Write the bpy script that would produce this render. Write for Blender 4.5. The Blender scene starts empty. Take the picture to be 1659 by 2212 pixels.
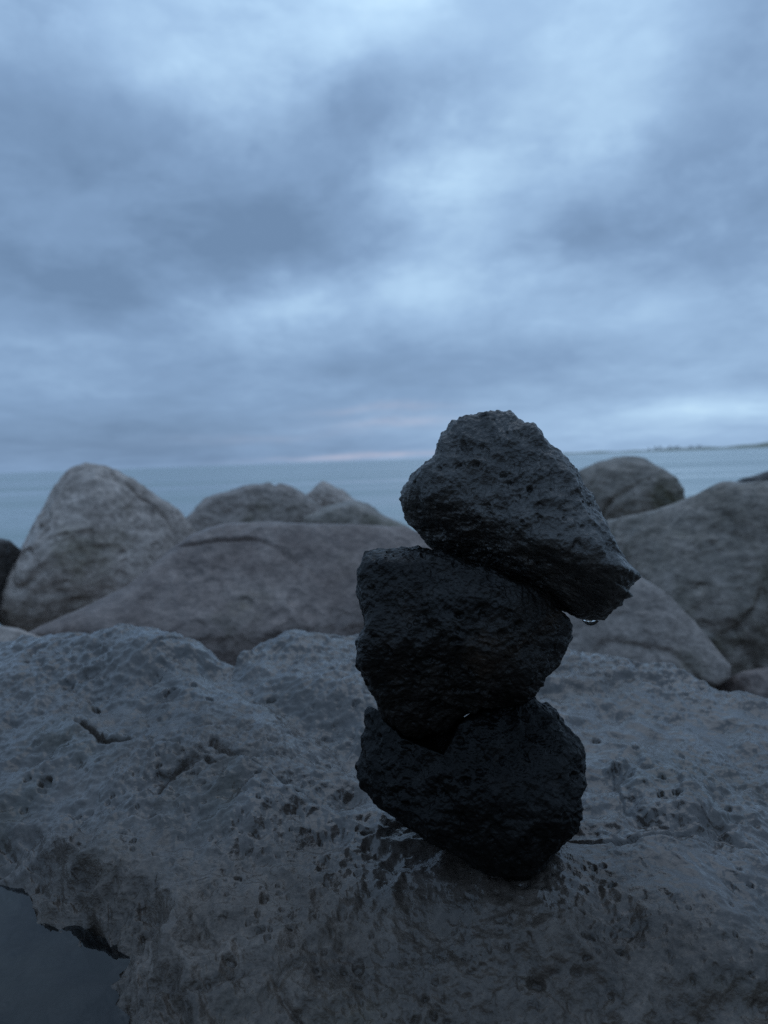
import bpy, math
import numpy as np
from mathutils import Vector, Matrix

scene = bpy.context.scene
COL = scene.collection

# ------------------------------------------------------------------ camera
CAM = np.array([0.0, 0.0, 0.335])
PITCH, ROLL = math.radians(4.03), math.radians(1.97)
W0, H0 = 1659.0, 2212.0                 # size of the photograph as I measured it
F0 = 26.0 / 36.0 * H0
_f = np.array([0, math.cos(PITCH), -math.sin(PITCH)])
_u0 = np.array([0, math.sin(PITCH), math.cos(PITCH)])
_r0 = np.array([1.0, 0, 0])
_r = math.cos(ROLL) * _r0 - math.sin(ROLL) * _u0
_u = math.cos(ROLL) * _u0 + math.sin(ROLL) * _r0

cam_data = bpy.data.cameras.new('camera')
cam = bpy.data.objects.new('camera', cam_data)
COL.objects.link(cam)
M = Matrix.Identity(4)
for k in range(3):
    M[k][0], M[k][1], M[k][2], M[k][3] = _r[k], _u[k], -_f[k], CAM[k]
cam.matrix_world = M
cam_data.sensor_fit = 'VERTICAL'
cam_data.sensor_height = 36.0
cam_data.lens = 26.0
cam_data.clip_start = 0.02
cam_data.clip_end = 30000
cam_data.dof.use_dof = True
cam_data.dof.focus_distance = 0.60
cam_data.dof.aperture_fstop = 6.2
scene.camera = cam


def ray(px, py):
    """direction of the photograph's point, unit depth along the camera axis"""
    return _f + _r * ((px - W0 / 2) / F0) + _u * ((H0 / 2 - py) / F0)


def at_depth(px, py, d):
    return CAM + ray(px, py) * d


def at_z(px, py, z):
    v = ray(px, py)
    return CAM + v * ((z - CAM[2]) / v[2])


def azel(px, py):
    v = ray(px, py)
    return math.degrees(math.atan2(v[0], v[1])), math.degrees(math.asin(v[2] / np.linalg.norm(v)))


def lin(r, g, b):
    f = lambda c: c / 12.92 if c <= 0.04045 else ((c + 0.055) / 1.055) ** 2.4
    return (f(r / 255), f(g / 255), f(b / 255), 1.0)


# ------------------------------------------------------------------ node helper
class NT:
    def __init__(self, tree):
        self.t = tree
        self.n = tree.nodes
        self.l = tree.links

    def node(self, typ, **kw):
        nd = self.n.new(typ)
        for k, v in kw.items():
            setattr(nd, k, v)
        return nd

    def put(self, sock, v):
        if isinstance(v, bpy.types.NodeSocket):
            self.l.new(v, sock)
        elif v is not None:
            sock.default_value = v

    def math(self, op, a, b=None, c=None, clamp=False):
        nd = self.node('ShaderNodeMath', operation=op, use_clamp=clamp)
        for i, v in enumerate((a, b, c)):
            if v is not None:
                self.put(nd.inputs[i], v)
        return nd.outputs[0]

    def vec(self, op, a, b=None):
        nd = self.node('ShaderNodeVectorMath', operation=op)
        self.put(nd.inputs[0], a)
        if b is not None:
            self.put(nd.inputs[1], b)
        return nd.outputs['Value'] if op in ('DOT_PRODUCT', 'LENGTH') else nd.outputs[0]

    def noise(self, vec, scale, detail=4, rough=0.5, dist=0.0, out='Fac'):
        nd = self.node('ShaderNodeTexNoise')
        self.put(nd.inputs['Vector'], vec)
        nd.inputs['Scale'].default_value = scale
        nd.inputs['Detail'].default_value = detail
        nd.inputs['Roughness'].default_value = rough
        nd.inputs['Distortion'].default_value = dist
        return nd.outputs[out]

    def ramp(self, fac, stops, interp='LINEAR'):
        nd = self.node('ShaderNodeValToRGB')
        cr = nd.color_ramp
        cr.interpolation = interp
        while len(cr.elements) > 1:
            cr.elements.remove(cr.elements[-1])
        cr.elements[0].position, cr.elements[0].color = stops[0]
        for p, c in stops[1:]:
            e = cr.elements.new(p)
            e.color = c
        self.put(nd.inputs[0], fac)
        return nd.outputs[0]

    def remap(self, v, a, b, c, d, smooth=False):
        nd = self.node('ShaderNodeMapRange', interpolation_type='SMOOTHSTEP' if smooth else 'LINEAR')
        for i, x in enumerate((v, a, b, c, d)):
            self.put(nd.inputs[i], x)
        return nd.outputs[0]

    def mix(self, fac, a, b, blend='MIX'):
        nd = self.node('ShaderNodeMix', data_type='RGBA', blend_type=blend)
        self.put(nd.inputs[0], fac)
        self.put(nd.inputs[6], a)
        self.put(nd.inputs[7], b)
        return nd.outputs[2]


# ------------------------------------------------------------------ sky (overcast dusk)
SUN_EL, SUN_AZ = math.radians(62.0), math.radians(22.0)
world = bpy.data.worlds.new('World')
scene.world = world
world.use_nodes = True
wt = world.node_tree
wt.nodes.clear()
N = NT(wt)
w_out = N.node('ShaderNodeOutputWorld')
sky = N.node('ShaderNodeTexSky', sky_type='NISHITA', sun_disc=False)
sky.sun_elevation = SUN_EL
sky.sun_rotation = SUN_AZ
bg_sky = N.node('ShaderNodeBackground')
bg_sky.inputs['Strength'].default_value = 0.05
N.l.new(sky.outputs[0], bg_sky.inputs[0])

tc = N.node('ShaderNodeTexCoord').outputs['Generated']
dirv = N.vec('NORMALIZE', tc)
sep = N.node('ShaderNodeSeparateXYZ')
N.l.new(dirv, sep.inputs[0])
az = N.math('MULTIPLY', N.math('ARCTAN2', sep.outputs[0], sep.outputs[1]), 57.29578)
el = N.math('MULTIPLY', N.math('ARCSINE', sep.outputs[2]), 57.29578)
# a layer of cloud overhead: where the view ray meets it
hz = N.math('ADD', N.math('MAXIMUM', sep.outputs[2], 0.0), 0.16)
layer = N.node('ShaderNodeCombineXYZ')
N.put(layer.inputs[0], N.math('DIVIDE', sep.outputs[0], hz))
N.put(layer.inputs[1], N.math('DIVIDE', sep.outputs[1], hz))
layer.inputs[2].default_value = 0.37
lay = layer.outputs[0]
dirw = N.vec('MULTIPLY', dirv, (1.0, 1.0, 1.6))
warp = N.noise(dirw, 4.0, 6, 0.58, 0.0, 'Color')
warp2 = N.noise(dirw, 13.0, 6, 0.6, 0.0, 'Color')
ae = N.node('ShaderNodeCombineXYZ')
N.put(ae.inputs[0], az)
N.put(ae.inputs[1], el)
wv = N.vec('MULTIPLY', N.vec('SUBTRACT', warp, (0.5, 0.5, 0.5)), (10.0, 6.5, 0.0))
wv2 = N.vec('MULTIPLY', N.vec('SUBTRACT', warp2, (0.5, 0.5, 0.5)), (4.0, 2.6, 0.0))
lowf = N.remap(el, 0.0, 16.0, 0.10, 1.0)
wsum = N.node('ShaderNodeVectorMath', operation='SCALE')
N.put(wsum.inputs[0], N.vec('ADD', wv, wv2))
N.put(wsum.inputs['Scale'], lowf)
pos = N.vec('ADD', ae.outputs[0], wsum.outputs[0])


def blobs(lst, start):
    acc = start
    for px, py, sx, sy, amp in lst:
        a, e = azel(px, py)
        q = N.vec('MULTIPLY', N.vec('SUBTRACT', pos, (a, e, 0)), (27.9 / sx, 27.9 / sy, 0))
        g = N.math('EXPONENT', N.math('MULTIPLY', N.vec('DOT_PRODUCT', q, q), -0.7))
        acc = N.math('MULTIPLY_ADD', g, amp, acc)
    return acc


fb = N.noise(lay, 2.6, 8, 0.62, 0.3)
fb2 = N.noise(N.vec('MULTIPLY', lay, (0.8, 1.3, 1.0)), 0.75, 6, 0.55, 0.2)
t0 = N.math('MULTIPLY_ADD', N.math('SUBTRACT', fb, 0.5), 0.42, 0.47)
t0 = N.math('MULTIPLY_ADD', N.math('SUBTRACT', fb2, 0.5), 0.28, t0)
SKYBLOBS = [
    (1280, 130, 330, 150, 0.36), (830, 10, 170, 70, 0.36), (930, 395, 100, 85, 0.32), (300, 60, 330, 80, 0.36),
    (520, 250, 240, 60, 0.06),
    (780, 270, 190, 95, -0.30), (180, 400, 380, 190, -0.30), (520, 520, 330, 90, -0.20), (1460, 440, 240, 95, -0.30),
    (1620, 60, 150, 110, -0.30), (1010, 60, 130, 70, -0.12), (230, 620, 260, 60, -0.16), (60, 20, 90, 60, -0.2),
    (640, 655, 90, 34, 0.34), (500, 690, 130, 40, 0.22), (1120, 570, 330, 50, 0.12), (400, 610, 70, 28, 0.12),
    (900, 620, 190, 50, 0.16), (330, 880, 600, 110, -0.16), (1050, 790, 350, 50, -0.10),
    (1560, 880, 180, 26, 0.28), (1350, 690, 90, 25, 0.10), (1350, 920, 300, 36, 0.10), (150, 960, 420, 60, -0.26), (560, 985, 300, 25, -0.14), (680, 800, 300, 40, -0.06),
]
dv = N.vec('MULTIPLY', dirv, (1.0, 1.0, 1.7))
bil = N.remap(N.noise(dv, 4.2, 9, 0.58, 0.25), 0.40, 0.60, -0.5, 0.5, True)
bil2 = N.remap(N.noise(N.vec('ADD', dv, (3.1, 0.7, 5.2)), 10.0, 8, 0.6, 0.15), 0.36, 0.64, -0.5, 0.5, True)
hi = N.remap(el, 2.0, 14.0, 0.25, 1.0)
t0 = N.math('MULTIPLY_ADD', N.math('MULTIPLY', bil, hi), 0.19, t0)
t0 = N.math('MULTIPLY_ADD', N.math('MULTIPLY', bil2, hi), 0.07, t0)
tt = blobs(SKYBLOBS, t0)
ccol = N.ramp(tt, [(0.0, lin(109, 137, 171)), (0.28, lin(129, 159, 195)), (0.55, lin(154, 186, 221)),
                   (0.80, lin(180, 213, 243)), (1.0, lin(201, 233, 254))])
pink = blobs([(830, 884, 110, 8, 0.32), (860, 915, 120, 10, 0.36), (820, 987, 170, 5, 0.75), (600, 945, 160, 8, 0.12)], 0.0)
pk = N.math('MULTIPLY', pink, N.remap(N.noise(lay, 3.5, 5, 0.6), 0.35, 0.6, 0.4, 1.0), clamp=True)
ccol = N.mix(pk, ccol, lin(186, 188, 208))
bg_cl = N.node('ShaderNodeBackground')
N.l.new(ccol, bg_cl.inputs[0])
# an overcast sky grows brighter towards the zenith
N.put(bg_cl.inputs['Strength'], N.remap(el, 24.0, 90.0, 1.05, 1.85))
mixw = N.node('ShaderNodeMixShader')
mixw.inputs[0].default_value = 0.93
N.l.new(bg_sky.outputs[0], mixw.inputs[1])
N.l.new(bg_cl.outputs[0], mixw.inputs[2])
N.l.new(mixw.outputs[0], w_out.inputs[0])

# the little directional light that comes through the cloud
sun_d = bpy.data.lights.new('sun', 'SUN')
sun_d.energy = 0.16
sun_d.angle = math.radians(40)
sun_d.color = (1.0, 0.975, 0.95)
sun = bpy.data.objects.new('sun', sun_d)
COL.objects.link(sun)
_s = Vector((math.sin(SUN_AZ) * math.cos(SUN_EL), math.cos(SUN_AZ) * math.cos(SUN_EL), math.sin(SUN_EL)))
sun.rotation_euler = _s.to_track_quat('Z', 'Y').to_euler()
sun.location = (1, 3, 6)

scene.cycles.use_denoising = False
vs = scene.view_settings
vs.view_transform = 'Standard'
vs.look = 'None'
vs.exposure = 0.0
vs.gamma = 1.0
vs.use_curve_mapping = False


# ------------------------------------------------------------------ numpy noise
def _hash(ix, iy, iz, seed):
    h = (ix.astype(np.uint32) * np.uint32(374761393)) ^ (iy.astype(np.uint32) * np.uint32(668265263)) \
        ^ (iz.astype(np.uint32) * np.uint32(2147483647 - 60)) ^ np.uint32((seed * 974634777 + 12345) & 0xffffffff)
    h = (h ^ (h >> np.uint32(13))) * np.uint32(1274126177)
    h = (h ^ (h >> np.uint32(16))) * np.uint32(2246822519)
    return h ^ (h >> np.uint32(15))


def _h01(ix, iy, iz, seed):
    return _hash(ix, iy, iz, seed).astype(np.float32) / np.float32(4294967295.0)


def perlin(p, seed=0):
    p = p.astype(np.float32)
    i = np.floor(p)
    f = p - i
    i = i.astype(np.int32)
    w = f * f * f * (f * (f * 6 - 15) + 10)
    out = 0
    for dx in (0, 1):
        for dy in (0, 1):
            for dz in (0, 1):
                h = _hash(i[:, 0] + dx, i[:, 1] + dy, i[:, 2] + dz, seed)
                gx = (h & np.uint32(1023)).astype(np.float32) / 511.5 - 1
                gy = ((h >> np.uint32(10)) & np.uint32(1023)).astype(np.float32) / 511.5 - 1
                gz = ((h >> np.uint32(20)) & np.uint32(1023)).astype(np.float32) / 511.5 - 1
                g = gx * (f[:, 0] - dx) + gy * (f[:, 1] - dy) + gz * (f[:, 2] - dz)
                ww = (w[:, 0] if dx else 1 - w[:, 0]) * (w[:, 1] if dy else 1 - w[:, 1]) * (w[:, 2] if dz else 1 - w[:, 2])
                out = out + g * ww
    return out * 1.3


def fbm(p, size, octaves, seed=0, gain=0.5):
    out, a = 0, 1.0
    q = p / size
    for k in range(octaves):
        out = out + a * perlin(q, seed + k * 17)
        q = q * 2.03
        a *= gain
    return out


def ridged(p, size, octaves, seed=0, gain=0.5):
    out, a = 0, 1.0
    q = p / size
    for k in range(octaves):
        out = out + a * (1 - 2 * np.abs(perlin(q, seed + k * 17)))
        q = q * 2.1
        a *= gain
    return out


def pits(p, cell, prob, rmin, rmax, seed, flat=False):
    """depth 0..1 of round gas holes scattered through the rock (rmin, rmax as shares of the cell)"""
    q = p / cell
    i = np.floor(q).astype(np.int32)
    best = np.zeros(len(p), np.float32)
    for dx in (-1, 0, 1):
        for dy in (-1, 0, 1):
            for dz in ((0,) if flat else (-1, 0, 1)):
                cx, cy = i[:, 0] + dx, i[:, 1] + dy
                cz = np.zeros_like(cx) if flat else i[:, 2] + dz
                on = _h01(cx, cy, cz, seed) < prob
                ox = cx + _h01(cx, cy, cz, seed + 1)
                oy = cy + _h01(cx, cy, cz, seed + 2)
                r = rmin + (rmax - rmin) * _h01(cx, cy, cz, seed + 3) ** 2.5
                st = 0.7 + 0.6 * _h01(cx, cy, cz, seed + 5)
                d2 = ((q[:, 0] - ox) * st) ** 2 + ((q[:, 1] - oy) / st) ** 2
                if not flat:
                    d2 = d2 + (q[:, 2] - (cz + _h01(cx, cy, cz, seed + 4))) ** 2
                v = np.clip(1 - d2 / (r * r), 0, 1) ** 0.6 * (r / rmax)
                best = np.maximum(best, np.where(on, v, 0))
    return best


def sstep(a, b, x):
    t = np.clip((x - a) / (b - a), 0, 1)
    return t * t * (3 - 2 * t)


# ------------------------------------------------------------------ mesh helpers
def mesh_from(name, verts, quads, mat, smooth=True):
    me = bpy.data.meshes.new(name)
    verts = np.asarray(verts, np.float32)
    quads = np.asarray(quads, np.int32)
    me.vertices.add(len(verts))
    me.vertices.foreach_set('co', verts.ravel())
    n = len(quads)
    k = quads.shape[1]
    me.loops.add(n * k)
    me.loops.foreach_set('vertex_index', quads.ravel())
    me.polygons.add(n)
    me.polygons.foreach_set('loop_start', np.arange(0, n * k, k, dtype=np.int32))
    me.polygons.foreach_set('loop_total', np.full(n, k, np.int32))
    me.polygons.foreach_set('use_smooth', np.full(n, smooth, bool))
    me.update(calc_edges=True)
    if mat:
        me.materials.append(mat)
    return me


def link(name, me, label=None, cat=None, kind=None, group=None, parent=None, loc=None):
    o = bpy.data.objects.new(name, me)
    COL.objects.link(o)
    if label:
        o['label'] = label
    if cat:
        o['category'] = cat
    if kind:
        o['kind'] = kind
    if group:
        o['group'] = group
    if parent:
        o.parent = parent
    if loc is not None:
        o.location = loc
    return o


def grid_quads(R, C):
    i = np.arange(R * C).reshape(R, C)
    return np.stack([i[:-1, :-1], i[:-1, 1:], i[1:, 1:], i[1:, :-1]], -1).reshape(-1, 4)


_sph = {}


def cube_sphere(n):
    if n in _sph:
        return _sph[n]
    t = np.tan(np.linspace(-np.pi / 4, np.pi / 4, n + 1))
    a, b = np.meshgrid(t, t, indexing='ij')
    one = np.ones_like(a)
    faces = [(one, a, b), (-one, b, a), (b, one, a), (a, -one, b), (a, b, one), (b, a, -one)]
    V, Q, off = [], [], 0
    for fx in faces:
        v = np.stack(fx, -1).reshape(-1, 3)
        V.append(v)
        Q.append(grid_quads(n + 1, n + 1) + off)
        off += len(v)
    V = np.concatenate(V)
    Q = np.concatenate(Q)
    key = np.round(V * 1e5).astype(np.int64)
    _, first, inv = np.unique(key, axis=0, return_index=True, return_inverse=True)
    V = V[first]
    Q = inv.ravel()[Q]
    V /= np.linalg.norm(V, axis=1, keepdims=True)
    c = V[Q].mean(1)
    nrm = np.cross(V[Q[:, 1]] - V[Q[:, 0]], V[Q[:, 2]] - V[Q[:, 1]])
    flip = (nrm * c).sum(1) < 0
    Q[flip] = Q[flip][:, ::-1]
    _sph[n] = (V, Q)
    return V, Q


class Rock:
    """a stone: an outline of its own, a depth, and flat faces that cut it; local axes right / up / toward"""

    def __init__(self, outline, depth, front, back, planes=(), power=2.4, k=12.0, soft=3, centre=None):
        pts = np.array(outline, float)
        if centre is None:
            centre = pts.mean(0)
        self.centre_px = centre
        self.C = at_depth(centre[0], centre[1], depth)
        tow = CAM - self.C
        tow /= np.linalg.norm(tow)
        a = _r - tow * (_r @ tow)
        a /= np.linalg.norm(a)
        b = np.cross(tow, a)
        self.B = np.stack([a, b, tow])           # rows: local axes in world
        loc = []
        for px, py in pts:
            v = ray(px, py)
            s = ((self.C - CAM) @ tow) / (v @ tow)
            p = CAM + v * s - self.C
            loc.append((p @ a, p @ b))
        loc = np.array(loc)
        n = 1440
        th = np.linspace(-np.pi, np.pi, n, endpoint=False)
        d = np.stack([np.cos(th), np.sin(th)], 1)
        R = np.zeros(n)
        for i in range(len(loc)):
            p, q = loc[i], loc[(i + 1) % len(loc)]
            e = q - p
            den = d[:, 0] * e[1] - d[:, 1] * e[0]
            den = np.where(np.abs(den) < 1e-12, 1e-12, den)
            s = (p[0] * e[1] - p[1] * e[0]) / den
            t = (p[0] * d[:, 1] - p[1] * d[:, 0]) / den
            ok = (t >= -1e-6) & (t <= 1 + 1e-6) & (s > 0)
            R = np.where(ok, np.maximum(R, s), R)
        bad = R <= 0
        if bad.any():
            R[bad] = np.interp(th[bad], th[~bad], R[~bad])
        for _ in range(soft):
            R = (np.roll(R, 1) + 2 * R + np.roll(R, -1)) / 4
        self.R = np.append(R, R[0])
        self.size = R.mean()
        self.front, self.back, self.power, self.k = front, back, power, k
        self.planes = [(np.array(nn, float) / np.linalg.norm(nn), dd) for nn, dd in planes]

    def radius(self, d):
        th = np.arctan2(d[:, 1], d[:, 0])
        x = (th + np.pi) / (2 * np.pi) * 1440
        i = np.clip(x.astype(int), 0, 1439)
        fr = x - i
        R = self.R[i] * (1 - fr) + self.R[i + 1] * fr
        s = np.hypot(d[:, 0], d[:, 1])
        T = np.where(d[:, 2] > 0, self.front, self.back)
        inv = ((s / R) ** self.power + (np.abs(d[:, 2]) / T) ** self.power) ** (1 / self.power)
        acc = inv ** self.k
        for nn, dd in self.planes:
            acc = acc + np.maximum((d @ nn) / dd, 0) ** self.k
        return acc ** (-1 / self.k)

    def inside(self, P, grow=0.0):
        """share of how deep world points lie inside (1 at the surface, below 1 inside)"""
        q = (P - self.C) @ self.B.T
        r = np.linalg.norm(q, axis=1) + 1e-9
        return r / (self.radius(q / r[:, None]) + grow)

    def build(self, name, n, mat, disp, carve=(), **kw):
        V, Q = cube_sphere(n)
        r = self.radius(V)
        P = V * r[:, None]
        if disp:
            r = r + disp(P, V, r)
        for other in carve:
            for _ in range(60):
                Pw = (V * r[:, None]) @ self.B + self.C
                ins = other.inside(Pw, 0.0006) < 1
                if not ins.any():
                    break
                r = np.where(ins, r * 0.985, r)
        P = (V * r[:, None]) @ self.B
        me = mesh_from(name, P, Q, mat)
        return link(name, me, loc=self.C, **kw)


# ------------------------------------------------------------------ materials
def new_mat(name):
    m = bpy.data.materials.new(name)
    m.use_nodes = True
    m.node_tree.nodes.clear()
    n = NT(m.node_tree)
    out = n.node('ShaderNodeOutputMaterial')
    b = n.node('ShaderNodeBsdfPrincipled')
    n.l.new(b.outputs[0], out.inputs[0])
    return m, n, b, out


def rock_mat(name, cols, scale, rough, spec=0.5, bump=0.3, fine=300.0, bdist=0.002, speck=0.0, wet=None, stain=None):
    """cols: dark..light stone colours; scale: size of colour patches (1/m); rough: (low, high)"""
    m, n, b, out = new_mat(name)
    pos = n.node('ShaderNodeTexCoord').outputs['Object']
    big = n.noise(pos, scale, 5, 0.6, 0.4)
    med = n.noise(pos, scale * 7, 5, 0.65, 0.2)
    fac = n.math('ADD', n.math('MULTIPLY', big, 0.5), n.math('MULTIPLY', med, 0.5))
    fac = n.math('MULTIPLY_ADD', n.math('SUBTRACT', fac, 0.5), 1.5, 0.5)
    stops = [(0.30 + 0.4 * i / max(1, len(cols) - 1), (*c, 1)) for i, c in enumerate(cols)]
    col = n.ramp(fac, stops)
    if stain:
        sc, lo, hi, c = stain
        s = n.remap(n.noise(pos, sc, 5, 0.6, 0.5), lo, hi, 0, 1, True)
        col = n.mix(s, col, (*c, 1))
    fn = n.noise(pos, fine, 4, 0.7)
    col = n.mix(n.remap(fn, 0.3, 0.7, 0.0, 1.0), n.mix(0.30, col, (0, 0, 0, 1)), n.mix(1.0, col, (1.45 + speck, 1.45 + speck, 1.45 + speck, 1), 'MULTIPLY'))
    n.l.new(col, b.inputs['Base Color'])
    rg = n.remap(n.noise(pos, scale * 5, 4, 0.6), 0.35, 0.65, rough[0], rough[1])
    n.l.new(rg, b.inputs['Roughness'])
    b.inputs['Specular IOR Level'].default_value = spec
    if wet:
        w_ = n.remap(n.noise(pos, 6.0, 4, 0.6), 0.34, 0.52, 0.55 * wet[0], wet[0], True)
        if wet[2]:
            # drained drier where the rock rolls over towards the viewer
            sp = n.node('ShaderNodeSeparateXYZ')
            n.l.new(pos, sp.inputs[0])
            w_ = n.math('MULTIPLY', w_, n.remap(n.math('MULTIPLY_ADD', sp.outputs[0], 0.28, n.math('ADD', sp.outputs[1], n.math('MULTIPLY', n.math('SUBTRACT', big, 0.5), 0.35))), 0.50, 0.66, 0.12, 1.0, True))
        n.l.new(w_, b.inputs['Coat Weight'])
        b.inputs['Coat Roughness'].default_value = wet[1]
        b.inputs['Coat IOR'].default_value = 1.33 if not wet[2] else 1.38
    vo2 = n.node('ShaderNodeTexVoronoi')
    vo2.inputs['Scale'].default_value = fine * 0.27
    n.l.new(n.vec('ADD', pos, n.vec('MULTIPLY', n.noise(pos, fine * 0.2, 1, 0.5, 0, 'Color'), (3.5 / fine,) * 3)), vo2.inputs['Vector'])
    hole = n.math('MULTIPLY', n.remap(vo2.outputs['Distance'], 0.12, 0.34, -1.0, 0.0, True), n.remap(big, 0.42, 0.6, 0.2, 1.0))
    h = n.math('ADD', n.noise(pos, fine, 2, 0.55), n.math('MULTIPLY', n.noise(pos, fine * 0.3, 3, 0.6), 0.9))
    h = n.math('ADD', h, n.math('MULTIPLY', hole, 1.5))
    if wet and wet[2]:
        col = n.mix(w_, col, n.mix(1.0, col, (0.52, 0.52, 0.54, 1), 'MULTIPLY'))
    n.l.new(col, b.inputs['Base Color'])
    bp = n.node('ShaderNodeBump')
    bp.inputs['Strength'].default_value = bump
    bp.inputs['Distance'].default_value = bdist
    n.l.new(h, bp.inputs['Height'])
    n.l.new(bp.outputs[0], b.inputs['Normal'])
    if wet:
        n.l.new(bp.outputs[0], b.inputs['Coat Normal'])
        if wet[2]:
            n.l.new(n.remap(w_, 0.1, 0.9, bump * 2.8, bump), bp.inputs['Strength'])
    return m


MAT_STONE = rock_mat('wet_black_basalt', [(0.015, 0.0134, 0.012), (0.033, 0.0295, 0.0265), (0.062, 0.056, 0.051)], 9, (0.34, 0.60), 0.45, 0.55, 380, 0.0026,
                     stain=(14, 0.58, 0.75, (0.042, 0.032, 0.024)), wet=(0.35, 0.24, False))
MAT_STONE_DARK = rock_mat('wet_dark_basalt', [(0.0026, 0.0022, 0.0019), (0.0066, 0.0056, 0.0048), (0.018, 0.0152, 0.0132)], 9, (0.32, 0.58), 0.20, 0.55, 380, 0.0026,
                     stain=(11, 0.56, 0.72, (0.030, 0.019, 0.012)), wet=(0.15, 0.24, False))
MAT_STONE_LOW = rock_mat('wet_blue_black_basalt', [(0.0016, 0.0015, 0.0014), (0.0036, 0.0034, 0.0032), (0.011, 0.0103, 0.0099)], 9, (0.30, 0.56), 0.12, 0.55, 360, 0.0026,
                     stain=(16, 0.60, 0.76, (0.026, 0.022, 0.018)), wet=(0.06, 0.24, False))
MAT_LEDGE = rock_mat('wet_grey_lava', [(0.0370, 0.0285, 0.0222), (0.0740, 0.0575, 0.0455), (0.1210, 0.0955, 0.0775)], 5, (0.36, 0.58), 0.35, 0.22, 300, 0.0020,
                     stain=(4.5, 0.54, 0.70, (0.0522, 0.0416, 0.0267)), wet=(1.0, 0.07, True))
MAT_BOULDER = rock_mat('grey_boulder_stone', [(0.1859, 0.1482, 0.1254), (0.3033, 0.2498, 0.2167), (0.4208, 0.3534, 0.3117)], 1.6, (0.45, 0.75), 0.4, 0.5, 45, 0.014,
                       stain=(2.0, 0.52, 0.70, (0.1663, 0.1368, 0.0996)))
MAT_SLAB = rock_mat('smooth_grey_slab_stone', [(0.1226, 0.0994, 0.0850), (0.1970, 0.1615, 0.1403), (0.2626, 0.2193, 0.1939)], 1.9, (0.40, 0.7), 0.4, 0.5, 45, 0.012,
                    stain=(2.6, 0.54, 0.72, (0.1051, 0.0867, 0.0644)))
MAT_RED = rock_mat('purple_brown_boulder_stone', [(0.0887, 0.0648, 0.0573), (0.1478, 0.1132, 0.0987), (0.2196, 0.1738, 0.1529)], 1.8, (0.45, 0.75), 0.4, 0.5, 45, 0.014,
                   stain=(2.4, 0.56, 0.72, (0.1056, 0.0853, 0.0637)))
MAT_OLIVE = rock_mat('olive_grey_boulder_stone', [(0.0910, 0.0756, 0.0583), (0.1604, 0.1334, 0.1100), (0.2428, 0.2040, 0.1767)], 1.8, (0.40, 0.7), 0.45, 0.5, 45, 0.014,
                     stain=(2.2, 0.5, 0.66, (0.0711, 0.0612, 0.0367)))
MAT_DARK = rock_mat('dark_boulder_stone', [(0.03, 0.027, 0.025), (0.055, 0.048, 0.044), (0.085, 0.075, 0.068)], 2, (0.45, 0.7), 0.4, 0.6, 45, 0.01)


def water_sheet(name, tint, rough, bump_scale, bump_d, mapping=(1, 1, 1), fac_boost=1.0):
    """a thin sheet of clear water: mirror by Fresnel, clear below"""
    m, n, b, out = new_mat(name)
    m.node_tree.nodes.remove(b)
    g = n.node('ShaderNodeBsdfGlossy')
    g.inputs['Roughness'].default_value = rough
    g.inputs['Color'].default_value = (1, 1, 1, 1)
    t = n.node('ShaderNodeBsdfTransparent')
    t.inputs['Color'].default_value = (*tint, 1)
    fr = n.node('ShaderNodeFresnel')
    fr.inputs['IOR'].default_value = 1.33
    mx = n.node('ShaderNodeMixShader')
    pos = n.node('ShaderNodeTexCoord').outputs['Object']
    bp = n.node('ShaderNodeBump')
    bp.inputs['Distance'].default_value = bump_d
    bp.inputs['Strength'].default_value = 0.5
    n.l.new(n.noise(n.vec('MULTIPLY', pos, mapping), bump_scale, 3, 0.5), bp.inputs['Height'])
    n.l.new(bp.outputs[0], g.inputs['Normal'])
    n.l.new(bp.outputs[0], fr.inputs['Normal'])
    n.l.new(fr.outputs[0], mx.inputs[0])
    n.l.new(t.outputs[0], mx.inputs[1])
    n.l.new(g.outputs[0], mx.inputs[2])
    n.l.new(mx.outputs[0], out.inputs[0])
    return m


MAT_PUDDLE = water_sheet('puddle_water', (0.36, 0.37, 0.38), 0.02, 30, 0.0003)

# ------------------------------------------------------------------ sea and shore
SEA_Z = -2.3
m_sea, n, b, out = new_mat('sea_water')
pos = n.node('ShaderNodeTexCoord').outputs['Object']
b.inputs['Base Color'].default_value = (0.25, 0.305, 0.29, 1)
n.l.new(n.remap(n.noise(n.vec('MULTIPLY', pos, (0.12, 1.0, 1.0)), 0.06, 4, 0.6), 0.35, 0.65, 0.06, 0.34), b.inputs['Roughness'])
b.inputs['IOR'].default_value = 1.33
b.inputs['Specular IOR Level'].default_value = 0.5
wv_ = n.vec('MULTIPLY', pos, (0.45, 1.0, 1.0))
hh = n.math('ADD', n.math('MULTIPLY', n.noise(wv_, 0.9, 3, 0.5), 0.6), n.math('MULTIPLY', n.noise(wv_, 0.16, 4, 0.55), 3.0))
bp = n.node('ShaderNodeBump')
bp.inputs['Strength'].default_value = 0.9
bp.inputs['Distance'].default_value = 0.30
n.l.new(hh, bp.inputs['Height'])
n.l.new(bp.outputs[0], b.inputs['Normal'])
nr = 40
rr = np.concatenate([[0.0], np.geomspace(1.5, 14000, nr)])
aa = np.linspace(0, 2 * np.pi, 97)[:-1]
V = np.stack([np.outer(rr, np.cos(aa)), np.outer(rr, np.sin(aa)), np.zeros((nr + 1, 96))], -1)
V[..., 2] = SEA_Z
Q = []
for i in range(nr):
    for j in range(96):
        Q.append((i * 96 + j, (i + 1) * 96 + j, (i + 1) * 96 + (j + 1) % 96, i * 96 + (j + 1) % 96))
link('sea', mesh_from('sea', V.reshape(-1, 3), Q, m_sea), kind='structure')

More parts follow.
